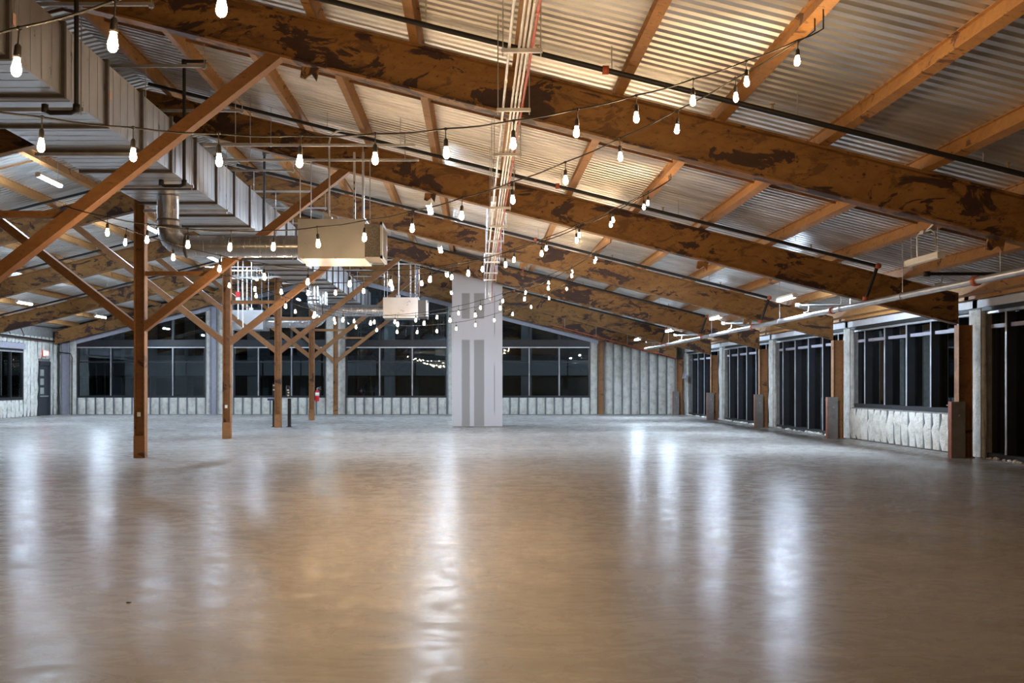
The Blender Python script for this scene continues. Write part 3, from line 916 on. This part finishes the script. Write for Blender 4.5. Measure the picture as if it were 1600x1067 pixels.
for k in range(1,6):
    y = PLANES[k]-1.2
    nm = ['nearest','second nearest','third nearest','fourth nearest','farthest'][k-1]
    off = PD+.09
    t = thing('sprinkler_branch', 'black sprinkler pipe sloping under the right roof slope, '+nm+' of its row', 'pipe', 'right sprinkler branches')
    xa, xb = XR+.5, 5.15*H
    MB().tube([(xa,y,zdeck(xa)-off),(xb,y,zdeck(xb)-off)], .032, 8).build('pipe', M['black_pipe'], t)
    # raking riser nipple down to the main
    MB().lathe([(0,-.06),(.052,-.06),(.052,.06),(0,.06)], (xb,y,zdeck(xb)-off), 8, 'y').build('elbow', M['orange_fit'], t)
    MB().tube([(xb,y,zdeck(xb)-off),(XM+.01,y+.02,ZM+.10)], .032, 8).build('riser', M['black_pipe'], t)
    MB().lathe([(0,0),(.05,0),(.05,.07),(0,.07)], (XM,y+.02,ZM+.056), 8).build('outlet', M['orange_fit'], t)
    for q in range(4):
        x = -1.4*H+q*1.9*H; z = zdeck(x)-off
        h_ = MB(); h_.lathe([(.012,0),(.012,.05),(.03,.055),(.03,.06),(0,.065)], (x,y,z+.03), 8); h_.build('sprinkler_head', M['sprinkler'], t)
    MB().lathe([(.033,-.035),(.05,-.035),(.05,.035),(.033,.035)], (1.05*H,y,zdeck(1.05*H)-off), 10, 'x').build('coupling', M['orange_fit'], t)
    for q in range(6):
        x = -3.4*H+q*1.5*H
        MB().tube([(x,y,zdeck(x)-off),(x,y,zdeck(x))], .006, 6).build('rod', M['strut'], t)
    t = thing('sprinkler_branch', 'black sprinkler pipe sloping under the left roof slope, '+nm+' of its row', 'pipe', 'left sprinkler branches')
    xa, xb = XR-.5, XWL+.3
    MB().tube([(xa,y,zdeck(xa)-off),(xb,y,zdeck(xb)-off)], .032, 8).build('pipe', M['black_pipe'], t)
    for q in range(6):
        x = XR-1.2-q*2.1
        MB().tube([(x,y,zdeck(x)-off),(x,y,zdeck(x))], .006, 6).build('rod', M['strut'], t)
# arm-over pipes beside the right hand lamps
for k, dd in enumerate((2.30,3.22,4.19,5.20,6.05)):
    y = dd*S; z = H+1.20*H; x0, x1 = 4.92*H, 5.75*H
    t = thing('arm_over_pipe', 'short horizontal pipe arm over the grey main, '+['nearest','second','third','fourth','farthest'][k]+' along the right wall', 'pipe', 'pipe arms')
    MB().tube([(x0,y,z),(x1,y,z)], .025, 8).build('pipe', M['black_pipe' if k == 0 else 'main_pipe'], t)
    MB().lathe([(0,-.05),(.04,-.05),(.04,.04),(0,.04)], (x0,y,z), 8, 'x').build('end_fitting', M['black_pipe' if k == 0 else 'alu_edge'], t)
    MB().tube([(XM+.12,y,z),(XM+.10,y,ZM+.10),(XM,y,ZM+.075)], .012, 6).build('link', M['alu_edge'], t)
    MB().tube([(x1-.05,y,z),(x1-.05,y,zdeck(x1))], .007, 6).build('rod', M['strut'], t)

# left wall pipe and corner brace
t = thing('wall_pipe', 'dark horizontal pipe across the left wall above the window', 'pipe')
MB().tube([(XWL+.16,43.1,3.38),(XWL+.16,YB-.85,3.30)], .045, 8).build('pipe', M['black_pipe'], t)
for y in (45.2,46.6):
    MB().tube([(XWL+.16,y,3.42),(XWL-.0,y-.15,3.9)], .02, 6).build('bracket', M['black_pipe'], t)
t = thing('corner_conduit', 'crooked dark conduit running down the foam in the back left corner', 'conduit')
MB().tube([(BX(92),YB-.20,3.1),(BX(93),YB-.20,2.9),(BX(92.4),YB-.20,1.6),(BX(93),YB-.20,.0)], .025, 6).build('pipe', M['black_pipe'], t)
MB().tube([(BX(92),YB-.20,2.85),(BX(112),YB-.20,2.78),(BX(114.5),YB-.20,2.6),(BX(114),YB-.20,.0)], .022, 6).build('branch', M['black_pipe'], t)
t = thing('wall_pipe', 'thin red pipe under the last rafter at the back right', 'pipe')
MB().tube([(BX(860),YB-1.05,zraf(BX(860))+.1),(8.95,YB-1.05,zraf(8.95)+.02)], .02, 6).build('pipe', M['red_conduit'], t)
for q in range(4):
    x = 4+q*1.4
    MB().tube([(x,YB-1.05,zraf(x)+.05),(x,YB-1.05,zdeck(x))], .006, 6).build('rod', M['strut'], t)

# ------------------------------------------------------------------ strip lights
def strip_light(x, y, z, on, label, group):
    t = thing('strip_light', label, 'light', group, (x,y,z))
    L = .61
    m = MB(); m.box(-.055,.055,-L,L,.03,.07); m.box(-.03,.03,-L,L,.07,.085)
    m.build('housing', M['white_metal'], t)
    MB().sweep([(-.05,0,.03),(-.04,0,-.01),(0,0,-.025),(.04,0,-.01),(.05,0,.03)],(0,-L+.01,0),(0,L-.01,0)).build('diffuser', M['tube_on' if on else 'tube_off'], t)
    for yy in (-L,L):
        MB().box(-.056,.056,yy-.012,yy+.012,-.02,.075).build('end_cap', M['white_metal'], t)
        MB().tube([(0,yy*.8,.08),(0,yy*.8,(ztop(x) if abs(x-4.82*H)<.1 else zdeck(x))-z-.03)],.004,5).build('cable', M['strut'], t)
    return t
for k, dd in enumerate((2.27,3.27,4.23,5.24,6.27)):
    t = strip_light(4.82*H, dd*S, H+1.318*H, k > 0, ['unlit white strip light hanging under the right roof slope','lit cool white strip light by the grey main, nearest of the lit ones there','lit strip light by the grey main, second from the nearest','lit strip light by the grey main, third from the nearest','lit strip light by the grey main, farthest at the back'][k], 'right wall strip lights')
    if k == 0:
        MB().tube([(-.02,-.5,.09),(-.02,-.45,.36),(-.02,-.3,.43),(-.02,.15,.43),(-.02,.2,.40),(-.02,.2,.09)],.009,6).build('flex_conduit', M['conduit'], t)
        MB().box(-.06,.06,-.12,.02,.40,.45).build('junction_box', M['conduit'], t)
        MB().tube([(-.02,-.12,.43),(-.02,-.4,.50),(-.02,-.8,.55)],.016,6).build('feed_conduit', M['conduit'], t)
for k, dd in enumerate((3.26,4.24,5.21,6.23)):
    strip_light(-.71*H, dd*S, H+2.70*H, True, ['lit strip light left of the roof conduits, nearest and highest of its line','lit strip light left of the roof conduits, second of its line','lit strip light just above the drywall pillar, third of its line','lit strip light at the left edge of the drywall pillar, last of its line'][k], 'middle strip lights')
for k, dd in enumerate((2.22,3.22,4.22,5.22,6.20)):
    strip_light(-6.5*H, dd*S, H+3.09*H, k > 0, ['strip light left of the duct, out of view on the left','long bright strip light left of the duct near the left edge','strip light hidden behind the nearest post','lit strip light left of the second post, under the round duct','lit strip light between the second and third posts'][k], 'ridge strip lights')
for k, dd in enumerate((3.27,4.27,5.24,6.30)):
    strip_light(-11.2*H, dd*S, H+2.0*H, True, ['strip light over the left wall side, out of view','strip light over the left wall side, second and out of view','lit strip light low at the left edge between two left rafters','lit strip light over the exit door corner'][k], 'left strip lights')

# ------------------------------------------------------------------ string lights
bulb_prof = [(0,-.046),(.009,-.045),(.017,-.038),(.022,-.026),(.023,-.014),(.019,.006),(.014,.028),(.012,.042),(0,.043)]
bulb_me = MB().lathe(bulb_prof, (0,0,0), 10).mesh('bulb', M['bulb_on'])
sock_me = MB().lathe([(0,.10),(.008,.10),(.016,.088),(.018,.05),(.019,.038),(0,.038)], (0,0,0), 8).tube([(0,0,.10),(0,0,.172)],.004,5).lathe([(0,.158),(.014,.164),(.014,.176),(0,.182)], (0,0,0), 6).mesh('socket', M['socket'])
AX, BXX = 3.0, -4.7
def string_light(label, YA, YBB, q, t0, dt, n, anchor_a=True):
    """q: quadratic of bulb height along the run"""
    o = thing('string_light', label, 'string light', 'festoon strings')
    YA += .07 if YBB > YA else -.07
    P = lambda t: Vector((AX+(BXX-AX)*t, YA+(YBB-YA)*t, q[0]*t*t+q[1]*t+q[2]))
    pts = []
    ts = [t0+dt*i for i in range(n)]
    t = 0.
    alls = sorted([0.]+ts+[1.])
    for a, b_ in zip(alls[:-1],alls[1:]):
        pa = P(a)+Vector((0,0,.17)); pb = P(b_)+Vector((0,0,.17))
        for k in range(4):
            u = k/4; p = pa.lerp(pb,u); p.z -= .012*math.sin(math.pi*u)
            pts.append(p)
    pts.append(P(1.)+Vector((0,0,.17)))
    # short tie up to the purlin / brace
    pts = [Vector((AX,YA,ztop(AX)+.01))]+pts
    MB().tube(pts, .0065, 5).build('cable', M['wire'], o)
    for t in ts:
        p = P(t)
        b_ = obj('bulb', bulb_me, o, (p.x,p.y,p.z))
        s_ = obj('socket', sock_me, b_, (0,0,0))
        b_.rotation_euler = (random.uniform(-.08,.08),random.uniform(-.08,.08),0)
DA = [.30,1.32,2.345,3.37,4.39,5.41]; DB = [.87,1.80,2.82,3.87,4.87]
string_light('string of warm bulbs highest at the upper left corner', DA[0]*S, DB[0]*S, (3.4,-4.6,4.36), .0476, .0675, 13)
string_light('string of warm bulbs crossing in front of the near rafter and duct', DA[1]*S, .80*S, (3.114,-4.225,4.285), .0336, .0639, 14)
string_light('string of warm bulbs swooping across the nearest terminal box', DA[1]*S+.1, 1.733*S, (3.5,-4.592,4.348), .0186, .0648, 15)
string_light('string of warm bulbs from the nearest brace passing below the nearest terminal box', DA[2]*S, 1.87*S, (4.02,-5.103,4.363), .0573, .0691, 14)
string_light('string of warm bulbs reaching the brace of the nearest full post', DA[2]*S, 2.80*S, (2.775,-3.908,4.375), .0402, .0669, 15)
string_light('low sagging string of warm bulbs across the drywall pillar', DA[3]*S, 2.87*S, (4.68,-5.74,4.36), .05, .0680, 14)
string_light('string of warm bulbs ending at the brace of the second post', DA[3]*S, 3.82*S, (3.3,-4.40,4.36), .04, .0669, 15)
string_light('string of warm bulbs behind the second post brace, near the back', DA[4]*S, 3.90*S, (3.9,-4.95,4.36), .05, .068, 14)

# ------------------------------------------------------------------ small things on the floor and posts
y4 = PLANES[5]
ex = thing('fire_extinguisher', 'red fire extinguisher hung on the right side of the fourth post', 'extinguisher', None, (XR+.215,y4-.06,.72))
MB().lathe([(0,0),(.075,0),(.082,.02),(.082,.36),(.07,.41),(.03,.445),(.03,.47),(0,.47)], (0,0,0), 16).build('cylinder', M['red'], ex)
MB().lathe([(.083,.22),(.084,.22),(.084,.34),(.083,.34)], (0,0,0), 16).build('label', M['tag_white'], ex)
v = MB(); v.box(-.02,.02,-.02,.02,.47,.51); v.bar((0,0,.51),(.16,0,.47),.02,.012); v.bar((0,0,.53),(.15,0,.55),.02,.012)
v.build('valve_handle', M['alu_edge'], ex)
MB().tube([(.02,0,.49),(.09,-.02,.46),(.115,-.02,.36),(.11,-.02,.15)],.012,6).build('hose', M['black'], ex)
MB().box(-.11,-.082,-.03,.03,.05,.42).build('wall_bracket', M['black'], ex)

y3 = PLANES[4]+.35
k3 = (y3)/FPX
st = thing('black_stand', 'black double leg stand with a grey shelf behind the third post', 'stand', None, (XR+.03,y3,0))
for xx, hz in ((-.22,1.40),(.27,.95)):
    MB().box(xx-.05,xx+.05,-.05,.05,.02,hz).build('leg', M['black'], st)
    MB().box(xx-.085,xx+.085,-.085,.085,0,.02).build('foot_plate', M['black'], st)
MB().box(-.42,.36,-.17,.17,.925,.95).build('shelf', M['alu_edge'], st)
MB().box(-.41,-.2,-.175,-.10,.86,.924).build('blue_bin', M['blue'], st)
ar = MB(); ar.tube([(.19,0,.95)]+[(.19+.0-.0+.10*math.sin(a*1.57/4)+.0,0,1.12+.22*math.cos(a*1.57/4)) for a in (0,1,2,3,4)]+[(.30,0,.95)],.03,8)
ar.build('hood', M['black'], st)
for xx, z in ((.24,1.00),(.25,1.09),(.235,1.17)):
    MB().box(xx-.03,xx+.03,-.062,-.052,z,z+.05).build('sticker', M['beige'], st)
for z in (1.18,1.32):
    MB().box(-.25,-.19,-.062,-.051,z,z+.05).build('sticker', M['beige'], st)
sc_ = thing('floor_scrap', 'small dark scrap lying on the near left floor', 'scrap', None, (-1.26,2.45*2.88/1.0,0))
sc_.location = ((201-743)/342*H, FPX*H/342, 0)
MB().box(-.012,.014,-.006,.008,0,.006).box(-.016,.006,-.009,.0,.006,.008).build('chip', M['black'], sc_)
th = thing('wall_panel_box', 'small tilted grey panel on the foam beside the back right corner', 'panel', None, (9.33,49.55,1.75))
MB().box(-.03,.03,-.25,.25,-.13,.13).build('face', M['grey_steel'], th); th.rotation_euler = (0,.25,0)

# ------------------------------------------------------------------ outside: neighbouring buildings seen through the glass
M['out_wall'] = simple('night_grey_cladding', (.16,.19,.22), .8)
M['out_white'] = simple('night_white_cladding', (.55,.58,.60), .7, 0, .08)
M['out_dark'] = simple('night_dark_glass', (.012,.014,.018), .3)
bd = thing('office_building', 'dim blue grey building with a pale balcony strip beyond the back windows', 'building', None, (0,74,-.2))
MB().box(-45,30,0,10,0,13).build('wall', M['out_wall'], bd)
MB().box(-45,30,-1.2,-1.0,2.3,3.15).build('parapet', M['out_white'], bd)
MB().box(-45,30,-1.2,0,2.15,2.3).build('balcony_slab', M['out_white'], bd)
for i in range(30):
    x = -44+i*2.5
    MB().box(x,x+.08,-1.24,-1.2,2.15,3.15).build('panel_joint', M['out_dark'], bd)
    MB().box(x+.3,x+2.1,-.06,0,3.5,6.2).build('window_pane', M['out_dark'], bd)
    MB().box(x+.2,x+2.3,-.05,0,.1,2.0).build('window_pane', M['out_dark'], bd)
for i in range(5):
    x = -33+i*9
    MB().box(x,x+.7,-1.1,-.4,0,6.6).build('pier', M['out_white'], bd)
bd2 = thing('annex_building', 'pale ribbed annex wall beyond the right hand glazing', 'building', None, (17.0,0,-.2))
MB().box(0,6,5,71,0,7).build('wall', M['out_wall'], bd2)
for i in range(12):
    y = 16+i*4.6
    pi_ = MB().box(-.5,0,y,y+1.1,1.0,6.5).build('fin', M['out_white'], bd2)
    MB().box(-.03,0,y+1.5,y+4.0,.6,3.2).build('window_pane', M['out_dark'], bd2)
def added_lamp(label, x, y, z, e, col):  # lamp on a pole, added to brighten the buildings outside the glass
    t = thing('added_lamp', label, 'lamp', 'added fill lamps', (x,y,-.2))
    MB().tube([(0,0,0),(0,0,z)],.06,8).build('pole', M['black'], t)
    MB().lathe([(0,0),(.16,0),(.18,.05),(.05,.14),(0,.14)], (0,0,z), 10).build('hood', M['black'], t)
    l = bpy.data.lights.new('added_lamp_light','POINT'); l.energy = e; l.color = col; l.shadow_soft_size = .15
    o = bpy.data.objects.new('light', l); COL.objects.link(o); o.parent = t; o.location = (0,0,z-.2)
added_lamp('added fill lamp outside behind the back wall', -9.0, 65.0, 7.5, 170, (.7,.85,1))
added_lamp('added fill lamp outside behind the back wall on the right', 7.5, 66.0, 7.5, 110, (.7,.85,1))
added_lamp('added fill lamp outside the right hand glazing', 13.5, 34.0, 5.5, 900, (.65,.85,1))
